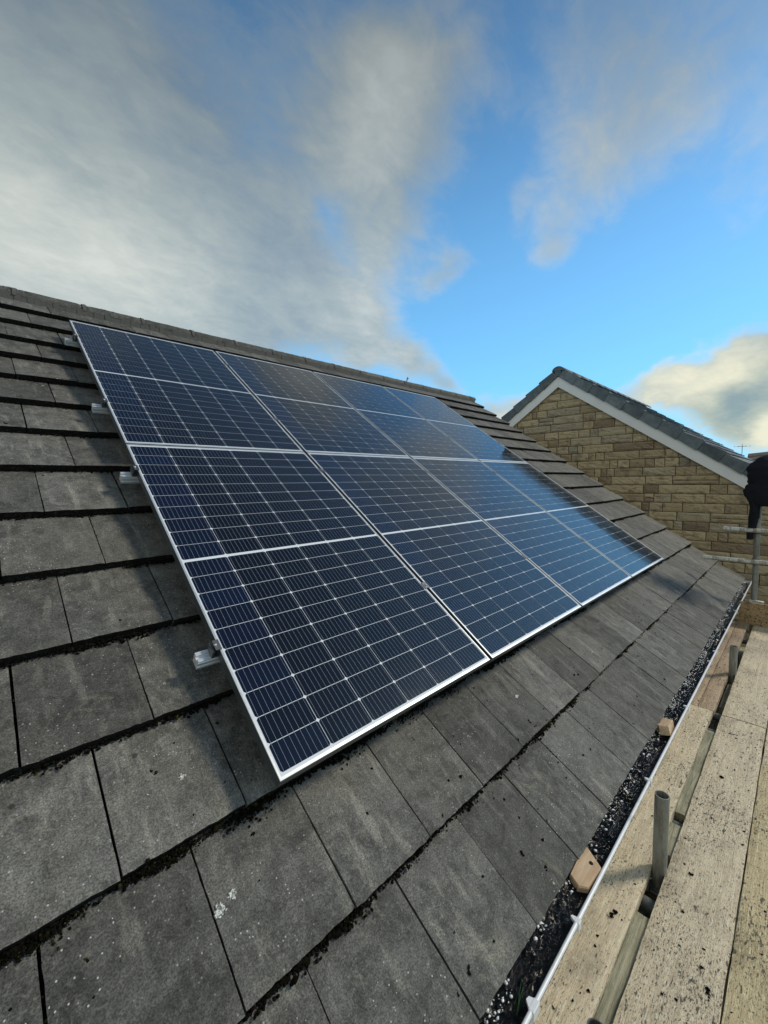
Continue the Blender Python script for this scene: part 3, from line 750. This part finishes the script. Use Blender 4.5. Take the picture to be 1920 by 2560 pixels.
# mounting rails with clamps
ARW = 4*PW+3*GU
prof = [(-.019, -.038), (.019, -.038), (.019, -.029), (.014, -.027), (.014, -.022), (.019, -.020), (.019, -.010), (.0145, -.008), (.0145, -.004), (.019, -.002), (.019, 0), (.006, 0), (.006, -.010), (-.006, -.010),
        (-.006, 0), (-.019, 0), (-.019, -.002), (-.0145, -.004), (-.0145, -.008), (-.019, -.010), (-.019, -.020), (-.014, -.022), (-.014, -.027), (-.019, -.029)]
rl = ['lowest mounting rail, its bright cut end beside the nearest panel', 'second mounting rail from the bottom, end poking out beside the lower row',
      'third mounting rail from the bottom, end poking out beside the upper left panel', 'topmost mounting rail, end poking out near the ridge']
for k, v in enumerate((.462, 1.515, 2.20, 3.17)):
    e = empty('mounting_rail', rp(0, v, -.035), (PITCH, 0, 0))
    m = MB(); n = len(prof); u0, u1 = -.062, ARW+.05
    m.prism(prof, 'x', u0, u1)
    m.build('rail_profile', M_RAIL, e)
    def clamp(u, end):
        c = MB()
        if end:
            s = 1 if u > 1 else -1
            c.box(min(u, u+s*.022), max(u, u+s*.022), -.02, .02, 0, .004, cham=.001)
            c.box(min(u+s*.0005, u+s*.005), max(u+s*.0005, u+s*.005), -.02, .02, .004, .036)
            c.box(min(u-s*.006, u+s*.014), max(u-s*.006, u+s*.014), -.02, .02, .0362, .0395, cham=.0008)
            c.box(min(u+s*.014, u+s*.022), max(u+s*.014, u+s*.022), -.02, .02, .004, .030)
            x = u+s*.010
        else:
            c.box(u-.009, u+.009, -.02, .02, .001, .0335); c.box(u-.017, u+.017, -.02, .02, .0356, .0385, cham=.0008); x = u
        o = c.build('clamp', M_CLAMP, e)
        bt = MB(); zt = .0395 if end else .0385; bt.tube((x, 0, zt), (x, 0, zt+.004), .0055, 12); bt.build('bolt', M_BOLT, o)
    clamp(0, True); clamp(ARW, True)
    for c_ in range(3): clamp((c_+1)*(PW+GU)-GU/2, False)
    for u in (.35, 1.25, 2.15, 3.05, 3.95):
        h = MB(); h.box(u-.015, u+.015, -.10, .03, -.046, -.040, cham=.001); h.box(u-.015, u+.015, .02, .06, -.10, -.040, cham=.001)
        h.build('roof_hook', M_RAIL, e)
    tag(e, rl[k], 'mounting rail', 'aluminium rails under the panels')

# strap sticking up behind the ridge
st = MB(); st.box(-.010, .010, -.003, .003, 0, .105, cham=.001); st.box(-.013, .015, -.006, .006, .088, .112, cham=.001)
o = st.build('metal_strap', M_CLAMP); o.location = (4.43, APY+.03, APZ+.0); o.rotation_euler = (0, R(28), 0)
tag(o, 'short dark metal strap sticking up from the ridge', 'metal strap')

# ------------------------------------------------------------------ scaffold
BZ = -.70
def board(name, x0, x1, y0, y1, z1, m, label, group='scaffold boards of the walkway', thick=.038, tn=None, cat='scaffold board'):
    b = MB(); L_ = x1-x0; W_ = y1-y0; nx = max(2, int(L_/.04)); ny = max(6, int(W_/.02)); dr = .003 if W_ > .07 else .0006; tn = random.random() if tn is None else tn
    P = []; F = []; o = random.random()*50
    for i in range(nx+1):
        for j in range(ny+1):
            x = L_*i/nx; y = W_*j/ny
            ed = (j in (0, ny)); en = (i in (0, nx))
            z = .0016*NZ(x*3+o, y*20)+.0010*NZ(x*25+o, y*25)-(dr if ed else 0)-(.0015 if en else 0)
            yy = y+(.0022*NZ(x*6+o, j*1.)+.0012*NZ(x*30, j*1.) if ed else 0)
            xx = x+(.002*NZ(y*30, i*1.+o) if en else 0)
            P.append((xx, yy, z))
    n = ny+1
    F += [(i*n+j, (i+1)*n+j, (i+1)*n+j+1, i*n+j+1) for i in range(nx) for j in range(ny)]
    bnd = [i*n for i in range(nx+1)]+[nx*n+j for j in range(1, n)]+[i*n+ny for i in range(nx-1, -1, -1)]+[j for j in range(ny-1, 0, -1)]
    k0 = len(P); P += [(P[q][0], P[q][1], -thick) for q in bnd]; m_ = len(bnd)
    F += [(bnd[(i+1) % m_], bnd[i], k0+i, k0+(i+1) % m_) for i in range(m_)]
    F.append(tuple(k0+i for i in range(m_))[::-1])
    b.add(P, F, 0, False, tn)
    ob = b.build(name, m); ob.location = (x0, y0, z1)
    return tag(ob, label, cat, group)
board('scaffold_board', -.9, 2.735, -.587, -.365, BZ+.0, M_WOOD, 'pale scaffold board right beside the white gutter, its end at the first pole gap', tn=.13)
board('scaffold_board', 2.74, 4.925, -.507, -.365, BZ+.001, M_WOODB, 'narrow brown strip of board tight against the far half of the gutter', tn=.4)
board('scaffold_board', 2.742, 4.925, -.592, -.510, BZ-.001, M_WOODB, 'brown scaffold board between the gutter strip and the far poles', tn=.6)
board('scaffold_board', -.9, 2.715, -.836, -.632, BZ, M_WOOD, 'pale pitted scaffold board of the near walkway, just right of the standing pole', tn=.77)
board('scaffold_board', 2.722, 4.925, -.838, -.634, BZ+.002, M_WOOD, 'far pale scaffold board of the walkway, beyond the cross joint', tn=.31)
board('scaffold_board', -.9, 2.30, -1.05, -.841, BZ+.001, M_WOODY, 'yellowed stained scaffold board at the right edge of the photo', tn=.9)
board('scaffold_board', 2.306, 4.925, -1.05, -.843, BZ-.001, M_WOOD, 'outer scaffold board far along the walkway at the right photo edge', tn=.55)
board('scaffold_board', -.9, 4.9, -1.27, -1.055, BZ, M_WOODY, 'outermost scaffold board of the walkway, outside the photo edge', tn=.25)
board('toe_timber', .25, 1.03, -.6310, -.5880, -.718, M_WOODG, 'green-grey timber seen in the gap below the near boards', 'lower timbers in the board gap', cat='timber', tn=.3)
board('toe_timber', 1.36, 1.56, -.6310, -.5880, -.718, M_WOODG, 'short greenish timber seen in the gap beyond the near pole', 'lower timbers in the board gap', cat='timber', tn=.7)
board('toe_timber', 1.64, 2.50, -.6310, -.5880, -.718, M_WOODG, 'longer greenish timber in the gap beyond the blue-grey cross tube', 'lower timbers in the board gap', cat='timber', tn=.2)
board('scaffold_board', -.9, 4.9, -.80, -.40, -.93, M_WOODG, 'added lower board covering the sunlit wall so the gap between the boards stays dark', cat='scaffold board', tn=.2)  # added to hide the lit wall below and keep the gap dark
board('toe_timber', 2.95, 3.40, -.628, -.596, -.76, M_WOODG, 'dull green timber in the gap beside the far boards', 'lower timbers in the board gap', cat='timber', tn=.5)
# toe board on edge across the end of the walkway
tb = MB(); n1_ = 30; tn = .6; P = []; F = []
for i in range(n1_+1):
    for j in range(9):
        y = -1.25+(.73)*i/n1_; z = BZ+.003+.222*j/8
        P.append((4.93+.0015*NZ(y*15, z*15), y, z+(.003*NZ(y*9, 1.) if j == 8 else 0)))
for i in range(n1_):
    for j in range(8): a = i*9+j; F.append((a, a+1, a+10, a+9))
tb.add(P, F, 0, False, tn); tb.box(4.932, 4.968, -1.25, -.52, BZ+.003, BZ+.2235, tint=tn)
tag(tb.build('toe_board', M_WOODT), 'brown board standing on edge across the far end of the walkway', 'toe board')
# shreds of moss and bark dropped on the boards
db = MB()
for q in range(520):
    x = .3+4.4*random.random()**1.4; y = random.uniform(-1.04, -.50)
    if -.64 < y < -.58: continue
    lump(db, (x, y, BZ+.002), random.choice((.0012, .0018, .0025, .004)), .6, .45, tint=random.random()*.4)
for (x, y) in ((.95, -.545), (.93, -.54), (1.3, -.70), (2.02, -.71), (.9, -.80)):
    for q in range(9): lump(db, (x+random.uniform(-.008, .008), y+random.uniform(-.005, .005), BZ+.003), random.uniform(.002, .005), .6, .5, tint=.1)
tag(db.build('moss_crumbs', M_MOSS), 'dark crumbs of moss dropped over the scaffold boards', 'debris', kind='stuff')

def pole(name, p, q, m, label, group, hollow=.0035, r=.02415, cat='scaffold pole'):
    p = Vector(p); q = Vector(q); b = MB(); b.tube((0, 0, 0), q-p, r, 28, hollow=hollow)
    o = b.build(name, m, auto=50); o.location = p
    return tag(o, label, cat, group)
G_ = 'upright scaffold poles'
PX, PY = 1.245, -.611
pole('scaffold_pole', (PX, PY, -5.2), (PX, PY, -.402), M_TUBE, 'nearest upright scaffold pole, open topped, rising between the boards', G_)
pole('scaffold_pole', (3.47, -.613, -5.2), (3.47, -.613, -.487), M_TUBE, 'second upright scaffold pole along the gap, short and grey-green', G_)
pole('scaffold_pole', (.565, -.612, -5.2), (.565, -.612, -.672), M_TUBED, 'cut-off scaffold pole end barely clearing the boards at the bottom of the photo', G_)
pole('scaffold_pole', (5.02, -.622, -5.2), (5.02, -.622, .78), M_TUBE, 'tall upright scaffold pole at the far end that carries the two pale rails', G_)
G2 = 'transoms under the boards'
for x, l in ((1.125, 'dark cross tube passing under the boards beside the nearest pole'), (1.60, 'blue-grey cross tube just beyond the nearest pole'), (2.56, 'cross tube seen in the gap before the board joint'),
             (2.80, 'cross tube seen in the gap just past the board joint'), (3.72, 'cross tube beside the second pole'), (4.55, 'cross tube in the far end of the gap')):
    pole('cross_tube', (x, -1.35, BZ-.0635), (x, -.34, BZ-.0635), M_TUBED, l, G2, cat='scaffold tube')
G3 = 'pale guard rails at the far end'
ra = pole('guard_rail', (4.965, -1.5, .235), (4.965, -.362, .258), M_TUBEW, 'upper pale guard rail across the far pole', G3, r=.022, cat='guard rail')
rb = pole('guard_rail', (4.965, -1.5, -.062), (4.965, -.208, -.062), M_TUBEW, 'lower pale guard rail, longer, reaching over the tiles', G3, r=.022, cat='guard rail')
def coupler(loc, axis, m, label):
    e = empty('coupler', loc)
    b = MB(); r = .031
    b.tube((0, 0, -.026), (0, 0, .026), r, 20, hollow=.006)
    b.box(-.046, -.024, -.022, .022, -.022, .022, cham=.004); b.build('collar', m, e)
    c = MB(); c.tube((-.045, -.03, .0), (-.045, .045, .0), .007, 10); c.tube((-.045, .045, 0), (-.045, .056, 0), .012, 6); c.build('bolt', M_RUST, e)
    return tag(e, label, 'scaffold coupler', 'couplers')
coupler((5.02, -.622, .247), 0, M_RUST, 'rusty coupler joining the upper pale rail to the far pole')
coupler((5.02, -.622, -.062), 0, M_RUST, 'rusty coupler joining the lower pale rail to the far pole')
coupler((PX, PY, -.790), 0, M_TUBED, 'coupler clamped on the nearest pole down between the boards')
coupler((3.47, -.613, -.80), 0, M_TUBED, 'coupler clamped on the second pole down between the boards')
fc = MB(); fc.tube((4.99, -.70, -.468), (4.99, -.555, -.468), .013, 14); fc.box(4.975, 5.0, -.66, -.585, -.49, -.455, cham=.004)
tag(fc.build('coupler', M_TUBEW), 'pale coupler sitting on the toe board top against the far pole', 'scaffold coupler', 'couplers')

# ------------------------------------------------------------------ black jacket draped over the far pole
jk = MB()
def loft(mb, rows, n=28, seed=0.):
    P = []; F = []
    for r_, (z, yc, hy, hx, xc) in enumerate(rows):
        for a in range(n):
            t_ = 2*math.pi*a/n; k = 1+.12*NZ(a*.45+seed, z*6)+.13*NZ(a*.9+seed, z*18+a*.3)+.10*NZ(a*1.3+seed, z*45)
            P.append((xc+hx*k*math.sin(t_), yc+hy*k*math.cos(t_), z+.006*NZ(a*.7, z*20, seed)))
    for r_ in range(len(rows)-1):
        for a in range(n): b = (a+1) % n; F.append((r_*n+a, r_*n+b, (r_+1)*n+b, (r_+1)*n+a))
    F += [tuple(range(n))[::-1], tuple((len(rows)-1)*n+a for a in range(n))]
    mb.add(P, F, 0, True)
def interp(tab, z):
    for (z0, a), (z1, b) in zip(tab, tab[1:]):
        if z1 <= z <= z0: return a+(b-a)*(z-z0)/(z1-z0)
    return tab[-1][1]
Lb = [(1.0, -.672), (.993, -.634), (.97, -.599), (.937, -.574), (.923, -.556), (.874, -.528), (.824, -.526), (.773, -.524), (.723, -.53), (.647, -.503), (.592, -.524), (.532, -.557), (.49, -.60)]
rows = []
for i in range(40):
    z = 1.0-.50*i/39; yl = interp(Lb, z); yr = -.69-.16*min(1, (1-z)*7)+.01*NZ(z*14)
    rows.append((z, (yl+yr)/2, max(.012, (yl-yr)/2), max(.01, .12*min(1, ((1-z)/.12)**.6)), 4.965))
loft(jk, rows)
Ls = [(.66, -.51, -.62), (.592, -.524, -.63), (.532, -.555, -.635), (.456, -.561, -.640), (.399, -.553, -.633), (.324, -.549, -.622), (.288, -.547, -.611), (.216, -.540, -.597), (.16, -.543, -.597)]
rows = []
for i in range(30):
    z = .66-.50*i/29; a = interp([(q[0], q[1]) for q in Ls], z); b = interp([(q[0], q[2]) for q in Ls], z)
    rows.append((z, (a+b)/2, (a-b)/2, .045, 4.90 if z > .3 else 4.995))
rows = [(z, y, hy, hx, 4.93+.07*min(1, max(0, (.45-z)/.15))) for (z, y, hy, hx, x) in rows]
loft(jk, rows, 24, 5.)
tag(jk.build('jacket', M_CLOTH), 'black jacket with one sleeve hanging down, draped over the top of the far pole', 'jacket')

# ------------------------------------------------------------------ neighbouring stone house with its gable towards us
NX = 7.5; AY, AZ = 2.43, 2.74; SL = .70
nb = tag(empty('stone_house', (NX+3, AY, -5.2)), 'neighbouring house with a buff stone gable, white bargeboards and grey slate roof', 'house')
def nch(o): o.parent = nb; o.matrix_parent_inverse = Matrix.Translation((NX+3, AY, -5.2)).inverted(); return o
ws_ = MB(); rs_ = random.Random(11)
zlow = -2.4
def gable(y): return AZ-.10-SL*abs(y-AY)
row = 0; z = zlow
CH = .1465
used = set()
while z < AZ-.1:
    y = -3.4+rs_.uniform(0, .3)
    while y < 7.9:
        w = rs_.choice((.13, .19, .26, .34, .42, .52, .60))*rs_.uniform(.85, 1.15)
        key = (row, round(y/.05))
        h = CH
        if rs_.random() < .05: w = rs_.uniform(.08, .13)
        y1 = y+w
        zt = max(gable(y), gable(y1), gable((y+y1)/2))
        if z < zt:
            vis = y1 > -1.4 and y < 4.2
            halves = [(z, z+h)]
            if rs_.random() < .03: halves = [(z, z+h*.48), (z+h*.48, z+h)]
            for (za, zb) in halves:
                a0, a1, b0, b1 = y+.005, y1-.005, za+.0045, zb-.0045
                ny_, nz_ = (max(3, int((a1-a0)/.032)), 5 if zb-za > .1 else 3) if vis else (2, 2)
                P = []; F = []; o = rs_.random()*90; tn = rs_.random(); pr = rs_.uniform(.0, .016)
                for i in range(ny_+1):
                    for j in range(nz_+1):
                        yy = a0+(a1-a0)*i/ny_; zz = b0+(b1-b0)*j/nz_
                        ed = i in (0, ny_) or j in (0, nz_)
                        zz += (.004*NZ(yy*12+o, zz*3) if j in (0, nz_) else 0); yy += (.005*NZ(zz*20+o, 2.) if i in (0, ny_) else 0)
                        x = NX-(.004 if ed else .010+pr+.014*NZ(yy*10+o, zz*16)+.012*NZ(yy*30, zz*34+o))
                        zz = min(zz, gable(yy))
                        P.append((x, yy, zz))
                n = nz_+1
                F = [(i*n+j, i*n+j+1, (i+1)*n+j+1, (i+1)*n+j) for i in range(ny_) for j in range(nz_)]
                ws_.add(P, F, 0, False, tn)
        y = y1
    z += CH; row += 1
ws_.add([(NX+.003, -3.4, -5.2), (NX+.003, 8.2, -5.2), (NX+.003, 8.2, gable(8.2)), (NX+.003, AY, AZ-.1), (NX+.003, -3.4, gable(-3.4))], [(0, 4, 3, 2, 1)], 1, False, .5)
ws_.box(NX-.004, NX+.002, -3.4, 8.2, -5.2, zlow, 0, .45)
ws_.box(NX+.1, NX+6, -3.35, -3.15, -5.2, gable(-3.4)-.03, 0, .4); ws_.box(NX+.1, NX+6, 8.0, 8.15, -5.2, gable(8.2)-.03, 0, .4)
nch(ws_.build('wall', [M_STONE, M_JOINT]))
# bargeboards: one each side of the apex
for s in (-1, 1):
    b = MB(); y1 = AY+s*6.0
    z_ = lambda y, d: AZ-SL*abs(y-AY)+d
    q = [(AY+s*.0015, z_(AY, -.195)), (y1, z_(y1, -.195)), (y1, z_(y1, -.005)), (AY+s*.0015, z_(AY, -.005))]
    b.prism(q if s > 0 else q[::-1], 'x', NX-.075, NX-.052)
    q = [(AY+s*.0015, z_(AY, -.180)), (y1, z_(y1, -.180)), (y1, z_(y1, -.165)), (AY+s*.0015, z_(AY, -.165))]
    b.prism(q if s > 0 else q[::-1], 'x', NX-.0515, NX+.004)
    nch(b.build('bargeboard', M_BARGE))
b = MB(); b.box(NX-.080, NX-.076, AY-.010, AY+.010, AZ-.20, AZ-.012); nch(b.build('apex_strip', M_BARGE))
# dry verge caps stepping down each side
cs, sn = math.cos(math.atan(SL)), math.sin(math.atan(SL))
GA = .330
for s in (-1, 1):
    b = MB()
    for i in range(22):
        d0 = .02+i*GA; d1 = d0+GA-.006; tn = random.random()
        def Q(d, h): return (AY+s*(d*cs+h*sn), AZ-.005-d*sn+h*cs)
        lift = .006
        pts = [Q(d0, .004), Q(d1, -.010), Q(d1, .158), Q(d1-.012, .166), Q(d0, .138)]
        if s < 0: pts = pts[::-1]
        b.prism(pts, 'x', NX-.100-.004*(i % 2)-.001*i*.1, NX+.06, 0, tn)
    nch(b.build('verge_cap', M_SLATE))
    r = MB()
    for i in range(26):
        d0 = i*GA*.8; d1 = d0+GA*.8+.02
        def Q(d, h): return (AY+s*(d*cs+h*sn), AZ-.005-d*sn+h*cs)
        nx_ = 24
        for j in range(nx_):
            xa = NX+.062+j*.245; tn = random.random()
            a = [Q(d0, .118), Q(d1, .142+random.uniform(-.003, .003)), Q(d1, .124)]
            vs = [(xa+.002, *a[0]), (xa+.243, *a[0]), (xa+.243, *a[1]), (xa+.002, *a[1]), (xa+.243, *a[2]), (xa+.002, *a[2])]
            r.add(vs, [(0, 1, 2, 3), (3, 2, 4, 5)] if s < 0 else [(3, 2, 1, 0), (5, 4, 2, 3)], 0, False, tn)
    Q = lambda d, h: (AY+s*(d*cs+h*sn), AZ-.005-d*sn+h*cs)
    pts = [Q(0.003, .02), Q(5.6, .02), Q(5.6, .114), Q(.003, .114)]
    r.prism(pts if s > 0 else pts[::-1], 'x', NX+.061, NX+5.9, 0, .2)
    nch(r.build('roof', M_SLATE))
r = MB(); r.box(NX-.098, NX+.05, AY-.06, AY+.06, AZ+.0, AZ+.115, tint=.4)
for i in range(14):
    x0 = NX-.105+i*.45; n = 10
    P = [(x, AY-math.cos(math.pi*a/n)*.11, AZ+.10+math.sin(math.pi*a/n)*.085+(0 if x > x0+.1 else .0)) for x in (x0, x0+.446) for a in range(n+1)]
    r.add(P, [(a, a+1, n+2+a, n+1+a) for a in range(n)]+[tuple(range(n+1))[::-1]], 0, True, random.random())
nch(r.build('ridge', M_SLATE))

# ------------------------------------------------------------------ distant house roof and its aerial
DX = 25.
dh = tag(empty('distant_house', (DX+4, -2, -5.2)), 'distant brown roof behind the stone house at the right edge', 'house')
def dch(o): o.parent = dh; o.matrix_parent_inverse = Matrix.Translation((DX+4, -2, -5.2)).inverted(); return o
r = MB()
# ridge runs along -Y, seen slope faces us
P0 = Vector((DX+3, 1.1, 2.05)); P1 = Vector((DX+3, -12, 3.6))
for i in range(12):
    t0, t1 = i/12, (i+1)/12+.01
    a = [(DX+3-3.2*t0, 1.2, 1.98-2.0*t0), (DX+3-3.2*t0, -12, 1.98+1.15-2.0*t0), (DX+3-3.2*t1, -12, 1.98+1.15-2.0*t1+.03), (DX+3-3.2*t1, 1.2, 1.98-2.0*t1+.03), (DX+3-3.2*t1, -12, 1.98+1.15-2.0*t1-.02), (DX+3-3.2*t1, 1.2, 1.98-2.0*t1-.02)]
    r.add(a, [(0, 1, 2, 3), (3, 2, 4, 5)], 0, False, random.random())
r.add([(DX+3, 1.2, 1.98), (DX+3, -12, 3.13), (DX+6.5, -12, 1.0), (DX+6.5, 1.2, -.1)], [(0, 1, 2, 3)], 0, False, .5)
dch(r.build('roof', M_BRROOF))
w_ = MB(); w_.box(DX+.1, DX+6.2, -11.8, 1.0, -5.2, -.1, tint=.5); dch(w_.build('wall', M_STONE))
ae = MB(); x, y = DX+3, 1.45
ae.tube((x, y, .5), (x, y, 2.50), .014, 8); ae.tube((x, y-.22, 2.38), (x, y+.22, 2.38), .010, 6)
for i in range(5): ae.tube((x-.2, y-.3+.15*i, 2.38), (x+.2, y-.3+.15*i, 2.38), .012, 6)
tag(ae.build('tv_aerial', M_CLAMP), 'thin television aerial standing over the distant brown roof', 'aerial')
